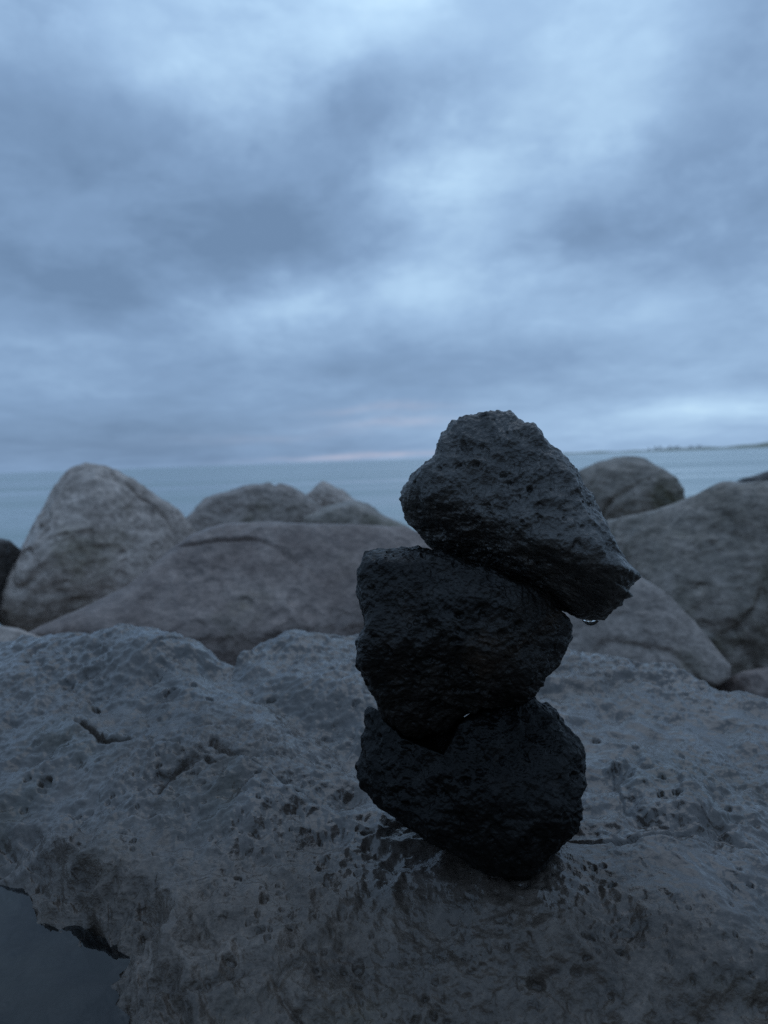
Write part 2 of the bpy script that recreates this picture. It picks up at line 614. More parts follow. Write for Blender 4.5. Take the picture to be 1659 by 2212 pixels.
# rubble bed of the breakwater under and between the boulders
gx, gy = np.meshgrid(np.linspace(-9, 9, 150), np.linspace(-6.5, 7, 130))
p = np.stack([gx.ravel(), gy.ravel(), np.zeros(gx.size)], 1)
zz = -0.62 - 0.30 * np.maximum(gy.ravel() - 0.6, 0) + np.minimum(0.62 * np.maximum(-0.9 - gy.ravel(), 0), 2.6) + 0.16 * fbm(p, 0.9, 5, 3)  # unseen bank added behind the camera, blocks low sky to darken facing sides
link('shore', mesh_from('shore', np.stack([p[:, 0], p[:, 1], zz], 1), grid_quads(130, 150), MAT_OLIVE), kind='structure')

# ------------------------------------------------------------------ far headland
m_hl, n, b, out = new_mat('headland_grass')
pos = n.node('ShaderNodeTexCoord').outputs['Object']
c = n.ramp(n.noise(n.vec('MULTIPLY', pos, (1, 1, 4)), 0.03, 5, 0.6), [(0.35, (0.17, 0.18, 0.13, 1)), (0.6, (0.28, 0.28, 0.24, 1))])
n.l.new(c, b.inputs['Base Color'])
b.inputs['Roughness'].default_value = 0.9
HD = 2600.0
xs = np.linspace(1180, 2300, 160)
cols_ = []
for px in xs:
    hy = 1022 - 57 * px / W0
    t = np.clip((px - 1190) / 470, 0, 3)
    h = 2.0 + 4.5 * t + 1.0 * math.sin(px * 0.031) + 0.8 * math.sin(px * 0.083 + 1) + (4.5 * sstep(1560, 1720, px))
    cols_.append((px, hy, h * HD / F0))
prof = [(-60, 0.0), (-30, 0.55), (0, 0.9), (90, 1.0), (220, 0.55), (380, -0.2)]
V = []
for px, hy, h in cols_:
    v = ray(px, hy)
    v = v / math.hypot(v[0], v[1])
    for dd, hf in prof:
        q = v * (HD + dd)
        V.append((q[0], q[1], SEA_Z - 1.0 + h * hf + 1.0 * (hf > 0)))
link('headland', mesh_from('headland', V, grid_quads(len(xs), len(prof)), m_hl), kind='structure')

m_wall, n, b, out = new_mat('pale_house_wall')
b.inputs['Base Color'].default_value = (0.72, 0.71, 0.69, 1)
b.inputs['Roughness'].default_value = 0.8
m_roof, n, b, out = new_mat('grey_house_roof')
b.inputs['Base Color'].default_value = (0.22, 0.22, 0.23, 1)


def house(px, w, h, which):
    hy = 1022 - 57 * px / W0
    v = ray(px, hy)
    v = v / math.hypot(v[0], v[1])
    i = int(np.argmin(np.abs(xs - px)))
    base = SEA_Z + cols_[i][2] * 0.62
    q = v * (HD - 26)
    root = link('house', None, 'tiny pale house on the far headland, ' + which, 'house', group='houses on the far headland',
                loc=(q[0], q[1], base))
    root.rotation_euler = (0, 0, -math.atan2(v[0], v[1]))
    d = 7.0
    vv = [(-w / 2, -d / 2, -2), (w / 2, -d / 2, -2), (w / 2, d / 2, -2), (-w / 2, d / 2, -2), (-w / 2, -d / 2, h), (w / 2, -d / 2, h), (w / 2, d / 2, h), (-w / 2, d / 2, h)]
    link('wall', mesh_from('wall', vv, [(0, 1, 5, 4), (1, 2, 6, 5), (2, 3, 7, 6), (3, 0, 4, 7), (4, 5, 6, 7), (3, 2, 1, 0)], m_wall, False), parent=root)
    e = 0.5
    vr = [(-w / 2 - e, -d / 2 - e, h + .01), (w / 2 + e, -d / 2 - e, h + .01), (w / 2 + e, d / 2 + e, h + .01), (-w / 2 - e, d / 2 + e, h + .01),
          (-w / 2 - e, 0, h + 3.0), (w / 2 + e, 0, h + 3.0)]
    me = bpy.data.meshes.new('roof')
    me.from_pydata(vr, [], [(0, 1, 5, 4), (2, 3, 4, 5), (1, 2, 5), (3, 0, 4), (3, 2, 1, 0)])
    me.materials.append(m_roof)
    link('roof', me, parent=root)


for px, w, h, which in ((1402, 9, 5, 'leftmost of the row'), (1416, 12, 7, 'second from the left'), (1426, 9, 8, 'third from the left, the tallest'), (1447, 10, 6, 'middle one of the seven'),
                        (1462, 16, 5, 'third from the right, the longest'), (1492, 11, 5, 'second from the right'), (1510, 12, 5, 'rightmost of the row')):
    house(px, w, h, which)

# ------------------------------------------------------------------ boulders of the breakwater


def boulder_disp(seed, amp=1.0, pit=0.5):
    def f(P, V, r):
        Q_ = P + .03 * np.stack([perlin(P / .12, seed + 1), perlin(P / .12, seed + 2), perlin(P / .12, seed + 3)], 1)
        d = 0.016 * fbm(P, 0.55, 2, seed) + 0.023 * fbm(Q_, 0.24, 4, seed + 5) + 0.008 * ridged(Q_ * np.array([.7, 1.8, 1]), 0.12, 4, seed + 9) - 0.006
        d = d - 0.020 * pit * pits(P, 0.11, 0.5, 0.06, 0.30, seed + 20)
        d = d - 0.020 * np.exp(-(perlin(Q_ / .42, seed + 60) / .022) ** 2) * sstep(-.1, .2, perlin(P / .5, seed + 61))
        return d * amp
    return f


GRP = 'boulders of the breakwater'
BOULDERS = [
    # outline, depth, front, back, planes, material, displacement amount, label
    ([(128, 1040), (150, 1018), (185, 1007), (225, 1008), (255, 1020), (300, 1046), (345, 1076), (385, 1100), (408, 1130), (440, 1220),
      (420, 1330), (300, 1345), (180, 1352), (60, 1362), (15, 1345), (-8, 1325), (0, 1285), (35, 1215), (70, 1145), (100, 1090)],
     2.7, .42, .5, [((-.50, .42, .76), .30), ((.45, .52, .73), .31)], MAT_BOULDER, .8,
     'tall pale grey boulder with a blunt peak, rising above the sea horizon on the left'),
    ([(-150, 1230), (-90, 1180), (-20, 1166), (18, 1172), (44, 1190), (47, 1225), (34, 1262), (8, 1300), (-30, 1400), (-170, 1400)],
     2.5, .3, .4, [], MAT_DARK, .5, 'dark low boulder cut by the left edge, beside the tall pale peaked boulder'),
    ([(372, 1185), (400, 1132), (428, 1098), (446, 1080), (474, 1070), (500, 1065), (528, 1056), (566, 1053), (578, 1048), (590, 1056), (600, 1050), (622, 1056), (650, 1070), (700, 1100), (760, 1180), (740, 1290), (560, 1320), (400, 1300)],
     3.3, .5, .5, [((.1, .5, .86), .36), ((-.6, .3, .7), .42)], MAT_SLAB, .8, 'rounded grey boulder with a broad crest behind the purple brown one'),
    ([(640, 1100), (664, 1068), (680, 1060), (698, 1046), (708, 1050), (722, 1058), (736, 1062), (752, 1078), (768, 1088), (800, 1140), (780, 1230), (650, 1230), (600, 1150)],
     3.9, .35, .4, [((.5, .5, .7), .26)], MAT_BOULDER, .6, 'small boulder with a sharp peak to the right of the broad crest'),
    ([(660, 1118), (705, 1098), (755, 1086), (795, 1092), (826, 1110), (880, 1136), (930, 1180), (900, 1250), (700, 1250), (640, 1180)],
     3.0, .35, .4, [], MAT_OLIVE, .6, 'low smooth boulder under the sharp small peak, half behind the stone stack'),
    ([(365, 1200), (420, 1163), (458, 1146), (492, 1136), (560, 1133), (660, 1136), (760, 1136), (870, 1140), (940, 1170), (980, 1300), (980, 1500),
      (700, 1540), (300, 1520), (80, 1450), (45, 1378), (105, 1347), (180, 1317), (230, 1291), (282, 1265), (325, 1232)],
     2.0, .30, .6, [((-.06, .62, .78), .17)], MAT_RED, .75, 'wide purple brown boulder with a flat crest, left of the stone stack'),
    ([(-120, 1380), (-40, 1356), (0, 1352), (40, 1357), (80, 1374), (150, 1388), (200, 1410), (220, 1500), (-120, 1500)],
     1.6, .12, .2, [], MAT_BOULDER, .35, 'low pale boulder at the left edge below the tall peaked one'),
    ([(1140, 1130), (1200, 1060), (1250, 1025), (1290, 1005), (1345, 993), (1390, 999), (1428, 1015), (1457, 1036), (1469, 1058), (1474, 1085), (1490, 1150), (1460, 1250), (1150, 1250)],
     3.3, .45, .5, [((.1, .45, .88), .36)], MAT_OLIVE, .7, 'dome shaped boulder against the sea, right of the top stone'),
    ([(1470, 1086), (1505, 1077), (1538, 1066), (1580, 1058), (1659, 1053), (1760, 1056), (1850, 1100), (1900, 1300), (1850, 1560), (1650, 1580), (1500, 1500), (1300, 1440),
      (1180, 1320), (1180, 1200), (1260, 1135), (1380, 1112)],
     2.3, .40, .6, [((-.35, .62, .70), .24), ((.1, .35, .93), .33)], MAT_OLIVE, .9, 'massive rough grey boulder filling the right side behind the stone stack'),
    ([(1120, 1290), (1200, 1245), (1290, 1226), (1370, 1236), (1435, 1280), (1498, 1342), (1545, 1398), (1577, 1438), (1574, 1466), (1552, 1482), (1510, 1478), (1440, 1490),
      (1250, 1520), (1120, 1500), (1060, 1400)],
     1.65, .17, .22, [((.1, .5, .86), .125)], MAT_SLAB, .5, 'smooth tilted grey slab wedged below the massive right boulder, with dark end'),
    ([(1540, 1500), (1562, 1474), (1605, 1453), (1680, 1438), (1760, 1440), (1800, 1540), (1700, 1600), (1560, 1570)],
     1.6, .10, .15, [], MAT_RED, .3, 'brown boulder at the right edge under the end of the tilted slab'),
    ([(1552, 1072), (1574, 1048), (1608, 1034), (1640, 1030), (1659, 1020), (1720, 1010), (1790, 1050), (1790, 1120), (1560, 1110)],
     3.4, .3, .35, [], MAT_DARK, .5, 'small dark boulder on top of the massive one at the right edge'),
]
for i, (ol, dep, fr_, bk_, pl, mt, am, lab) in enumerate(BOULDERS):
    rk = Rock(ol, dep, fr_, bk_, pl, power=2.5, k=18, soft=1)
    rs = np.random.RandomState(40 + i)
    for _ in range(0 if i == 5 else 4):
        nn = np.array([rs.uniform(-.9, .9), rs.uniform(-.35, .40), rs.uniform(.5, 1)])
        nn /= np.linalg.norm(nn)
        rk.planes.append((nn, float(rk.radius(nn[None])[0]) * rs.uniform(.88, .97)))
    rk.build('boulder', 90, mt, boulder_disp(100 + i * 31, am * dep / 2.6), label=lab, cat='boulder', group=GRP)

# ------------------------------------------------------------------ the foreground boulder: a broad ledge of wet lava
TPS_PTS = [
    (1060, 1880, .000), (900, 1860, -.003), (1190, 1850, .000), (780, 1740, .012), (1240, 1700, .004), (1020, 1700, .004),
    (300, 1650, .030), (100, 1600, .026), (450, 1610, .036), (620, 1560, .034), (700, 1650, .022), (620, 1730, .016),
    (-200, 1650, .02), (300, 1420, .080), (430, 1470, .062), (560, 1450, .058), (690, 1480, .048),
    (250, 1500, .050), (80, 1520, .040), (900, 1450, .042), (1100, 1460, .03),
    (1250, 1480, .022), (1420, 1500, .014),
    (1250, 1560, .010), (1450, 1560, .004), (1620, 1600, .000), (1800, 1700, -.008), (1450, 1700, .004), (1300, 1650, .002), (1600, 1800, -.004),
    (1350, 1800, .000), (1480, 1900, -.005), (1659, 1980, -.012), (1850, 2050, -.022), (1280, 1930, -.004), (1100, 1980, -.007), (900, 1980, -.008),
    (700, 1900, -.004), (550, 1850, .002), (400, 1780, .010), (250, 1750, .010), (100, 1720, .008), (-150, 1800, -.01),
    (380, 1930, -.002), (560, 2030, -.008), (760, 2080, -.015), (950, 2120, -.021), (1200, 2080, -.019), (1400, 2100, -.021), (1600, 2150, -.028), (1000, 2260, -.042),
    (1500, 2280, -.050), (600, 2260, -.036), (300, 2200, -.020), (100, 2100, -.010), (-100, 2250, -.02),
]
CREST_PTS = [(-400, 1430, .045), (-200, 1412, .055), (0, 1394, .066), (110, 1386, .070), (185, 1378, .078), (235, 1364, .090), (360, 1363, .090), (420, 1390, .082), (465, 1424, .068), (500, 1440, .058), (535, 1408, .058), (620, 1380, .060), (760, 1376, .058),
             (900, 1385, .050), (1060, 1388, .042), (1200, 1392, .038), (1320, 1412, .034), (1450, 1446, .024), (1560, 1494, .010), (1659, 1508, .004), (1850, 1540, -.01)]
CREST_XY = np.array(sorted([tuple(at_z(px, py, z)[:2]) for px, py, z in CREST_PTS]))
tp = np.array([at_z(px, py, z) for px, py, z in TPS_PTS + CREST_PTS])
# beyond the crest the rock falls away behind
tp = np.concatenate([tp, np.array([[-1.3, .6, -.02], [1.2, .6, -.08], [0.0, 0.25, -.17], [.6, .3, -.17], [-.6, .3, -.13]])])
_n = len(tp)


def _tk(d2):
    return d2 * np.log(d2 + 1e-9)


D2 = ((tp[:, None, :2] - tp[None, :, :2]) ** 2).sum(-1)
A = np.zeros((_n + 3, _n + 3))
A[:_n, :_n] = _tk(D2) + np.eye(_n) * 2e-4
A[:_n, _n] = 1
A[:_n, _n + 1:] = tp[:, :2]
A[_n, :_n] = 1
A[_n + 1:, :_n] = tp[:, :2].T
_sol = np.linalg.solve(A, np.concatenate([tp[:, 2], np.zeros(3)]))


def z_tps(X):
    out = np.full(len(X), _sol[_n])
    out += X @ _sol[_n + 1:]
    for i in range(_n):
        out += _sol[i] * _tk(((X - tp[i, :2]) ** 2).sum(1))
    return np.clip(out, -0.35, 0.12)


def hit(px, py, zf):
    v = ray(px, py)
    s = np.linspace(0.3, 2.2, 1200)
    P = CAM + v * s[:, None]
    below = P[:, 2] < zf(P[:, :2])
    i = int(np.argmax(below)) if below.any() else len(s) - 1
    return P[i], s[i]


def seg_dist(X, pts):
    best = np.full(len(X), 1e9)
    for p, q in zip(pts[:-1], pts[1:]):
        e = q - p
        t = np.clip(((X - p) @ e) / (e @ e), 0, 1)
        best = np.minimum(best, np.hypot(*(X - p - t[:, None] * e).T))
    return best


def poly_signed(X, pts):
    """distance to a closed outline, negative inside"""
    d = seg_dist(X, np.concatenate([pts, pts[:1]]))
    ins = np.zeros(len(X), bool)
    n_ = len(pts)
    for i in range(n_):
        (x1, y1), (x2, y2) = pts[i], pts[(i + 1) % n_]
        c_ = (y1 > X[:, 1]) != (y2 > X[:, 1])
        ins ^= c_ & (X[:, 0] < (x2 - x1) * (X[:, 1] - y1) / (y2 - y1 + 1e-12) + x1)
    return np.where(ins, -d, d)


WATER_Z = -0.035
shore_px = [(-160, 1915), (-20, 1930), (20, 1950), (34, 1985), (40, 2016), (80, 2030), (120, 2026), (160, 2048), (192, 2058), (216, 2078), (232, 2100), (196, 2126), (206, 2150), (186, 2185), (214, 2210), (200, 2250), (226, 2340), (-200, 2340)]
shore_xy = np.array([at_z(px, py, WATER_Z)[:2] for px, py in shore_px])
alcove_xy = np.array([at_z(px, py, WATER_Z)[:2] for px, py in [(172, 2040), (184, 2005), (205, 1998), (232, 2030), (250, 2070), (225, 2085), (195, 2075)]])
hump_px = [(c_[0] * .504 + 822.9, c_[1] * .504 + 1645.8) for c_ in
           [(990, 30), (1060, 25), (1130, 75), (1250, 95), (1350, 130), (1440, 200), (1490, 290), (1440, 340), (1390, 365), (1330, 360), (1230, 330), (1120, 290), (1050, 240), (1030, 190), (1000, 110)]]
hump_xy = np.array([hit(px, py, z_tps)[0][:2] for px, py in hump_px])


def poly(pxs):
    return np.array([hit(px, py, z_tps)[0][:2] for px, py in pxs])


CRACKS = [
    (poly([(169, 1570), (198, 1585), (223, 1609), (258, 1607), (298, 1602), (330, 1590)]), .0035, .014),
    (poly([(466, 1599), (480, 1618), (496, 1634), (531, 1664), (561, 1689)]), .0035, .010),
    (poly([(595, 1706), (618, 1716), (645, 1728)]), .005, .010),
    (poly([(350, 1712), (368, 1680), (400, 1660), (440, 1650), (480, 1655)]), .005, .010),
    (poly([(60, 1440), (75, 1420), (95, 1412)]), .006, .012),
    (poly([(700, 1390), (740, 1375), (785, 1368)]), .006, .012),
    (poly([(475, 1440), (560, 1480), (660, 1540), (790, 1650)]), .034, .022),
    (poly([(1200, 1500), (1330, 1540), (1480, 1545)]), .025, .008),
]
# steps: one side of the line stands a little higher than the other
STEPS = [
    (poly([(300, 1600), (400, 1580), (478, 1597), (510, 1645), (560, 1692), (640, 1730)]), .010, .05),
    (poly([(340, 1715), (390, 1665), (440, 1652), (520, 1668)]), .009, .05),
]
HOLES = []
for x, y, r_ in [(290, 630, 20), (540, 655, 13), (650, 660, 14), (430, 680, 18), (850, 627, 10), (610, 880, 15), (920, 837, 13), (1120, 805, 15), (1065, 843, 18), (1125, 910, 15),
                 (1165, 910, 17), (200, 760, 34), (335, 885, 24), (100, 865, 18), (115, 708, 10), (145, 703, 11), (505, 730, 10), (845, 325, 14), (1190, 350, 24), (420, 437, 24),
                 (740, 350, 34), (130, 240, 20), (690, 115, 8), (910, 380, 20), (1035, 330, 14), (690, 468, 12), (640, 490, 10), (590, 460, 12), (1240, 660, 12), (1205, 665, 10), (980, 240, 12),
                 (1285, 235, 16), (1155, 130, 9), (1160, 145, 7), (535, 130, 8), (445, 245, 9), (700, 940, 10), (1330, 905, 10), (1400, 1010, 12), (1270, 995, 12), (690, 718, 12), (605, 712, 8),
                 (800, 640, 10), (740, 645, 8), (380, 715, 10), (1510, 550, 14), (1550, 430, 22)]:
    HOLES.append((x * .496, y * .496 + 1316.7, r_ * .496))
for x, y, r_ in [(990, 600, 14), (1230, 655, 16), (985, 690, 15), (1080, 720, 16), (1180, 750, 13), (1160, 790, 20), (1260, 735, 18), (1270, 790, 16), (1410, 790, 20), (1000, 862, 34), (1370, 880, 18),
                 (720, 890, 24), (650, 660, 12), (720, 655, 16), (585, 365, 20), (545, 372, 15), (575, 408, 14), (1390, 495, 15), (980, 525, 10), (1035, 515, 20), (890, 515, 10), (1210, 545, 16),
                 (680, 550, 10), (1085, 770, 12), (1115, 745, 10), (900, 740, 14), (905, 970, 18), (1620, 715, 16), (470, 440, 14), (500, 470, 12), (460, 590, 14), (75, 620, 24), (660, 605, 14), (740, 620, 12)]:
    HOLES.append((x * .496, y * .496 + 1645.8, r_ * .496))
for x, y, r_ in [(1205, 152, 18), (1195, 215, 18), (1213, 228, 14), (1265, 220, 24), (990, 577, 20), (1500, 650, 12), (1515, 765, 14), (910, 500, 14), (950, 488, 20), (1380, 825, 8), (1440, 130, 10),
                 (1580, 560, 18), (830, 640, 8), (1225, 430, 10), (740, 420, 24), (1530, 495, 14)]:
    HOLES.append((x * .504 + 822.9, y * .504 + 1645.8, r_ * .504))
hole_geo = []
for px, py, r_ in HOLES:
    q, s_ = hit(px, py, z_tps)
    hole_geo.append((q[0], q[1], r_ * s_ / F0 * 0.88))


def bumps(X):
    z = np.zeros(len(X))
    for px, py, rp, dz in [(300, 1405, 95, .016), (230, 1495, 110, -.016), (640, 1400, 90, .012), (900, 1560, 90, -.008), (120, 1590, 90, .010), (520, 1800, 120, .010), (250, 1690, 60, .010), (800, 1580, 60, .008), (1180, 2000, 110, .006), (1300, 1450, 120, .008), (420, 1620, 70, .008), (560, 1500, 60, .006), (150, 1650, 80, .006),
                           (1560, 1575, 60, -.012), (1300, 1590, 60, -.004), (1410 * .504 + 823, 310 * .504 + 1646, 44, -.006),
                           (225, 1850, 50, .010), (752, 1722, 44, -.016), (600, 1850, 90, .004), (300, 1750, 60, -.006), (640, 1690, 60, -.008), (330, 1690, 50, -.005)]:
        q, s_ = BUMP_AT[(px, py)] if (px, py) in BUMP_AT else BUMP_AT.setdefault((px, py), hit(px, py, z_tps))
        r_ = rp * s_ / F0
        z += dz * np.exp(-((X - q[:2]) ** 2).sum(1) / (r_ * r_) * 1.2)
    return z


BUMP_AT = {}
KNOB = hit(1018 * .504 + 823, 78 * .504 + 1646, z_tps)[0]
# places where a film of water has filled the pores
SHEEN = [(hit(px, py, z_tps)[0][:2], r_) for px, py, r_ in ((1560, 1575, .07), (1300, 1640, .05), (1330, 1560, .06), (760, 1715, .03), (1480, 1900, .05), (1050, 1890, .055), (930, 1830, .045), (1200, 1840, .05))]


def ledge_z(X):
    P3 = np.stack([X[:, 0], X[:, 1], np.full(len(X), .31)], 1)
    z = z_tps(X) + bumps(X)
    P3[:, 2] += z
    # back of the boulder
    crest = np.interp(X[:, 0], CREST_XY[:, 0], CREST_XY[:, 1]) + 0.016 * perlin(P3 / .06, 71) + 0.03 * perlin(P3 / .2, 72)
    over = np.maximum(X[:, 1] - crest, 0)
    z = z - over * (0.35 + 9 * over) / (1 + 6 * over)
    hd = poly_signed(X, hump_xy)
    z = z + 0.014 * sstep(.004, -.026, hd) + .003 * sstep(.0015, -.0015, hd + .002 * perlin(P3 / .012, 5))
    kd = ((X - KNOB[:2]) ** 2).sum(1)
    z = z + .011 * np.exp(-kd / .010 ** 2) * (1 + 1.1 * fbm(P3, .014, 3, 88))
    for pts, dz, fall in STEPS:
        e = pts[1:] - pts[:-1]
        d = seg_dist(X, pts)
        t_ = (pts[-1] - pts[0])
        side = np.sign((X[:, 0] - pts[0, 0]) * t_[1] - (X[:, 1] - pts[0, 1]) * t_[0])
        z = z + dz * np.where(side > 0, np.exp(-(d / fall) ** 2), 0) * sstep(-.001, .002, side * d)
    # uneven relief at falling sizes
    sd = poly_signed(X + .012 * np.stack([fbm(P3, .045, 4, 21), fbm(P3, .045, 4, 22)], 1), shore_xy)
    P3[:, 2] -= .06 * sstep(.09, 0, sd)
    P3w = P3 + 0.02 * np.stack([perlin(P3 / .08, 31), perlin(P3 / .08, 32), np.zeros(len(X))], 1)
    z = z + 0.0150 * fbm(P3, .30, 2, 1) + 0.0130 * fbm(P3w, .11, 3, 2) + 0.0032 * ridged(P3w, .040, 2, 3)
    rough = 0.70 + 0.55 * sstep(-.25, .35, fbm(P3, .16, 3, 44))
    for q_, r_ in SHEEN:
        rough = rough * (1 - .75 * np.exp(-((X - q_) ** 2).sum(1) / r_ ** 2))
    z = z + rough * (0.0052 * fbm(P3, .040, 2, 4, .6) + 0.0027 * fbm(P3 * np.array([.85, 1, 1]), .0090, 2, 9, .5) + 0.0012 * ridged(P3 + .004 * np.stack([perlin(P3 / .015, 41), perlin(P3 / .015, 42), perlin(P3 / .015, 43)], 1), .018, 2, 6, .45) + 0.0005 * perlin(P3 / .0036, 8) - .0036 * pits(P3, .0080, .5, .18, .42, 7))
    ch = sstep(.10, .5, fbm(P3, .35, 2, 12))
    z = z - 0.010 * ch * np.abs(perlin(P3w / .07, 13))
    z = z - 0.0080 * pits(P3, .019, .40, .08, .32, 50) * (0.05 + 0.95 * sstep(-.15, .35, fbm(P3, .14, 3, 61)))
    z = z - 0.0090 * pits(P3, .050, .45, .05, .16, 55)
    z = z - .0055 * np.exp(-(perlin(P3w / .15, 95) / .016) ** 2) * sstep(.02, .3, perlin(P3 / .2, 96))
    for pts, wd, dz in CRACKS:
        d = seg_dist(X + .003 * np.stack([perlin(P3 / .02, 91), perlin(P3 / .02, 92)], 1), pts)
        z = z - dz * np.exp(-(d / wd) ** 2)
    wob = np.stack([perlin(P3 / .012, 81), perlin(P3 / .012, 82)], 1)
    for hx, hy, hr in hole_geo:
        near = (np.abs(X[:, 0] - hx) < 2.5 * hr) & (np.abs(X[:, 1] - hy) < 2.5 * hr)
        idx = np.nonzero(near)[0]
        if len(idx) == 0:
            continue
        d = np.hypot(X[idx, 0] - hx + wob[idx, 0] * hr * .6, X[idx, 1] - hy + wob[idx, 1] * hr * .6) / hr
        z[idx] -= 1.25 * hr * sstep(1.05, .55, d) ** 1.0
    # rock pool hollow at the lower left
    bed = WATER_Z - .006 - .010 * sstep(0, -.10, sd) + .0085 * fbm(P3, .05, 4, 25)
    wall_w = .056 + .018 * perlin(P3 / .09, 27)
    top = z
    k_ = np.clip(sd / wall_w, 0, 1)
    prof_ = np.where(sd <= 0, 0.0, 0.75 * sstep(0.0, 1.05, k_) + .25 * sstep(.62, .9, k_ + .12 * perlin(P3 / .02, 26)))
    wl = np.exp(-((k_ - .45) / .3) ** 2) * (sd > 0)
    z = bed + np.maximum(top - bed, .0) * np.clip(prof_, 0, 1) + np.where(sd > 0, np.minimum(top - bed, 0), 0)
    z = z + wl * (.010 * fbm(P3, .034, 3, 28) - .010 * np.abs(perlin(P3 / .02, 29)) + .004 * ridged(P3, .010, 2, 30))
    ad = poly_signed(X, alcove_xy)
    z = np.where(ad < .004, np.minimum(z, WATER_Z - .03 * sstep(.004, -.006, ad) + .03 * sstep(-.004, .004, ad)), z)
    return z


th = np.concatenate([np.linspace(-80, -34, 50)[:-1], np.linspace(-34, 34, 900), np.linspace(34, 80, 50)[1:]])
th = np.radians(th)
rr = np.concatenate([np.geomspace(0.16, 0.40, 40)[:-1], np.geomspace(0.40, 1.75, 620)])
RR, TH = np.meshgrid(rr, th, indexing='ij')
X = np.stack([RR.ravel() * np.sin(TH.ravel()), RR.ravel() * np.cos(TH.ravel())], 1)
Z = ledge_z(X)
# relief stands off the rock along its own slope, not straight up
zb = z_tps(X) + bumps(X)
ee = .004
gxy = np.stack([(z_tps(X + [ee, 0]) + bumps(X + [ee, 0]) - zb) / ee, (z_tps(X + [0, ee]) + bumps(X + [0, ee]) - zb) / ee], 1)
gxy = np.clip(gxy, -1.2, 1.2)
crest_ = np.interp(X[:, 0], CREST_XY[:, 0], CREST_XY[:, 1])
wn = sstep(.05, .11, poly_signed(X, shore_xy)) * sstep(.02, -.06, X[:, 1] - crest_) * (RR.ravel() > .42)
dd_ = np.clip(Z - zb, -.02, .02) * wn
nn_ = 1 / np.sqrt(1 + (gxy ** 2).sum(1))
X = X - gxy * (dd_ * nn_)[:, None]
Z = Z - dd_ + dd_ * nn_
Zg = Z.reshape(RR.shape)
V = np.stack([X[:, 0].reshape(RR.shape), X[:, 1].reshape(RR.shape), Zg], -1)
# sides of the boulder, down to the rubble
lo = V.copy()
R_, C_ = RR.shape
ring = np.concatenate([np.arange(C_), (np.arange(1, R_) * C_ + C_ - 1), ((R_ - 1) * C_ + np.arange(C_ - 2, -1, -1)), (np.arange(R_ - 2, 0, -1) * C_)])
Vf = V.reshape(-1, 3)
skirt = Vf[ring].copy()
skirt[:, 2] = -0.95
Q = grid_quads(R_, C_)[:, ::-1]
nb = len(Vf)
m_ = len(ring)
i_ = np.arange(m_)
Qs = np.stack([ring, np.roll(ring, -1), nb + np.roll(i_, -1), nb + i_], 1)
nearby = link('boulder', mesh_from('boulder', np.concatenate([Vf, skirt]), np.concatenate([Q, Qs]), MAT_LEDGE),
              'broad wet grey boulder in the foreground, pitted with holes, carrying the stack of three stones', 'boulder', group=GRP)


# ------------------------------------------------------------------ pools of water on it
def pool(pts, z, name='puddle'):
    me = bpy.data.meshes.new(name)
    me.from_pydata([(p[0], p[1], z) for p in pts], [], [tuple(range(len(pts)))])
    me.materials.append(MAT_PUDDLE)
    if me.polygons[0].normal.z < 0:
        me.flip_normals()
    return link(name, me, kind='structure')


big = [np.array([-.9, .95]), *[p for p in shore_xy]]
c0 = shore_xy.mean(0)
pool([c0 + (p - c0) * 1.12 + np.array([.012, .012]) for p in shore_xy], WATER_Z)


# ------------------------------------------------------------------ the three stacked stones
def conv(pts, s, x0, y0):
    return [(x * s + x0, y * s + y0) for x, y in pts]


o_top = conv([(740, 88), (800, 80), (905, 83), (940, 108), (985, 148), (1040, 165), (1075, 205), (1110, 260), (1160, 310), (1210, 370), (1250, 420), (1290, 475), (1330, 540), (1342, 590),
              (1380, 650), (1412, 715), (1452, 780), (1492, 850), (1540, 910), (1577, 945), (1587, 970), (1562, 1005), (1527, 1040), (1549, 1060), (1542, 1080), (1515, 1092), (1500, 1125),
              (1470, 1160), (1410, 1207), (1380, 1207), (1340, 1212), (1300, 1205), (1230, 1177), (1180, 1162), (1120, 1142), (1060, 1107), (1000, 1067), (930, 1022), (860, 990), (760, 950),
              (650, 915), (560, 888), (500, 855), (455, 822), (408, 790), (398, 740), (350, 697), (310, 650), (296, 600), (304, 555), (338, 500), (378, 440), (400, 412), (460, 370), (495, 345),
              (501, 300), (514, 255), (544, 200), (580, 158), (630, 118), (680, 97)], .4001, 740.6, 855.8)
o_mid = conv([(140, 160), (160, 128), (200, 95), (290, 91), (380, 80), (440, 95), (500, 110), (560, 128), (650, 160), (800, 235), (900, 278), (1000, 318), (1080, 358), (1180, 412), (1280, 468),
              (1370, 528), (1420, 558), (1450, 590), (1458, 650), (1440, 700), (1410, 760), (1390, 820), (1370, 880), (1340, 920), (1302, 960), (1282, 1010), (1252, 1050), (1237, 1090)], .33399, 740.6, 1141.1) \
    + conv([(1130, 100), (1080, 122), (960, 138), (860, 152), (790, 192), (720, 242), (680, 272), (620, 302), (560, 328), (500, 333), (440, 322), (400, 292), (340, 247), (300, 217), (262, 150)], .3803, 713.2, 1470.3) \
    + conv([(200, 1050), (175, 950), (140, 890), (121, 840), (127, 760), (140, 690), (168, 640), (160, 600), (134, 520), (118, 430), (124, 330), (134, 200)], .33399, 740.6, 1141.1)
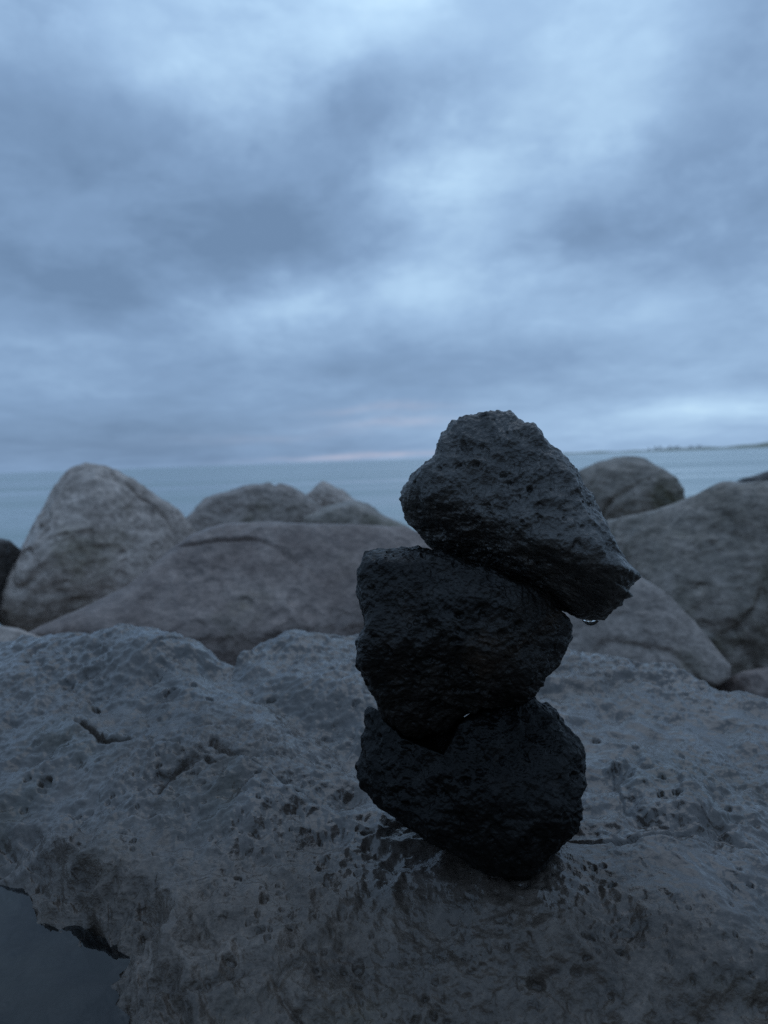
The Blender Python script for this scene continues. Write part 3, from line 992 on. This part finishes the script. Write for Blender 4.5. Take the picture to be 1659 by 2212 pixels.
o_bot = conv([(205, 185), (220, 160), (245, 150), (270, 165), (300, 200), (420, 235), (560, 240), (700, 225), (800, 190), (880, 150), (1000, 122), (1080, 112), (1135, 104), (1200, 140), (1262, 180), (1292, 230), (1332, 280), (1392, 330),
              (1422, 390), (1427, 470), (1422, 530), (1442, 610), (1417, 660), (1417, 720), (1397, 800), (1372, 860), (1322, 910), (1272, 970), (1222, 1012), (1192, 1042), (1150, 1082), (1080, 1110),
              (1000, 1110), (920, 1094), (860, 1062), (780, 1012), (680, 962), (580, 912), (480, 842), (390, 765), (310, 722), (258, 667), (203, 602), (158, 532), (148, 480), (178, 400), (188, 330), (193, 250)], .3803, 713.2, 1470.3)

S = 0.6 / F0     # metres per measured pixel at the stack's distance


def stone_disp(seed, pit=1.0, shrink=.004, lump=.0030):
    def f(P, V, r):
        Pw = P + .006 * np.stack([perlin(P / .03, seed + 1), perlin(P / .03, seed + 2), perlin(P / .03, seed + 3)], 1)
        d = .0050 * fbm(P, .075, 2, seed) + .0032 * ridged(Pw, .036, 2, seed + 4) - .0016
        d = d + lump * fbm(Pw, .016, 3, seed + 5) + .0010 * ridged(Pw, .0080, 2, seed + 6) + .0007 * perlin(P / .0026, seed + 8)
        d = d - shrink
        d = d - .0062 * pit * pits(P, .0095, .6, .14, .46, seed + 10) - .0070 * pit * pits(P, .026, .45, .08, .20, seed + 15)
        return d
    return f


top = Rock(o_top, .600, .100, .085, [((-.12, .30, .95), .066), ((-.42, -.74, .52), .045), ((.62, .40, .66), .083), ((.35, -.62, .70), .098), ((-.7, .2, .68), .092), ((.0, .75, .66), .115)],
           power=3.0, k=16, soft=1)
mid = Rock(o_mid, .600, .110, .090, [((-.10, .12, .97), .070), ((-.05, -.62, .78), .058), ((.62, -.18, .76), .078), ((-.72, .0, .70), .092), ((.0, .972, .235), .0765)], power=3.2, k=16, soft=1)
bot = Rock(o_bot, .610, .105, .100, [((-.55, .10, .83), .078), ((.22, .30, .93), .074), ((.72, .10, .69), .095), ((.1, -.55, .83), .080), ((-.40, -.75, .52), .088)], power=3.0, k=16, soft=1)
notch = Rock(conv([(275, 150), (300, 215), (400, 318), (540, 375), (640, 412), (690, 325), (722, 250), (840, 165), (700, 90), (400, 90)], .3803, 713.2, 1470.3), .575, .10, .024, [], power=2.4, k=14, soft=1)
GS = 'three stones stacked on the boulder'
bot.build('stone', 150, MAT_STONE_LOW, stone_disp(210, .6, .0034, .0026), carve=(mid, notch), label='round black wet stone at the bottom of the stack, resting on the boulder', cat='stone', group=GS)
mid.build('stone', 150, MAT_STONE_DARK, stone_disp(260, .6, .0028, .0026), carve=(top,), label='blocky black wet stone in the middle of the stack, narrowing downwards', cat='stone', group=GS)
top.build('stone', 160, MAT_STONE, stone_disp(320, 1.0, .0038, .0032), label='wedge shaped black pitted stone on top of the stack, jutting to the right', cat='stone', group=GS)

# ------------------------------------------------------------------ the drop hanging from the top stone
m_drop, n, b, out = new_mat('clear_water')
b.inputs['Base Color'].default_value = (1, 1, 1, 1)
b.inputs['Roughness'].default_value = 0.0
b.inputs['IOR'].default_value = 1.33
b.inputs['Transmission Weight'].default_value = 1.0
V, Q = cube_sphere(20)
V = V.copy()
w_ = np.where(V[:, 2] < 0, 1.0, 0.8)
rad = np.where(V[:, 2] > -.2, 1.0, 1.0 - .18 * (-V[:, 2] - .2))
V = np.stack([V[:, 0] * .0066 * rad, V[:, 1] * .0055 * rad, V[:, 2] * .0046], 1)
q = at_depth(1276, 1343, .596)
link('water_drop', mesh_from('water_drop', V, Q, m_drop), 'clear water drop hanging from the lower right edge of the top stone', 'water drop', loc=q + np.array([0, 0, .0015]))
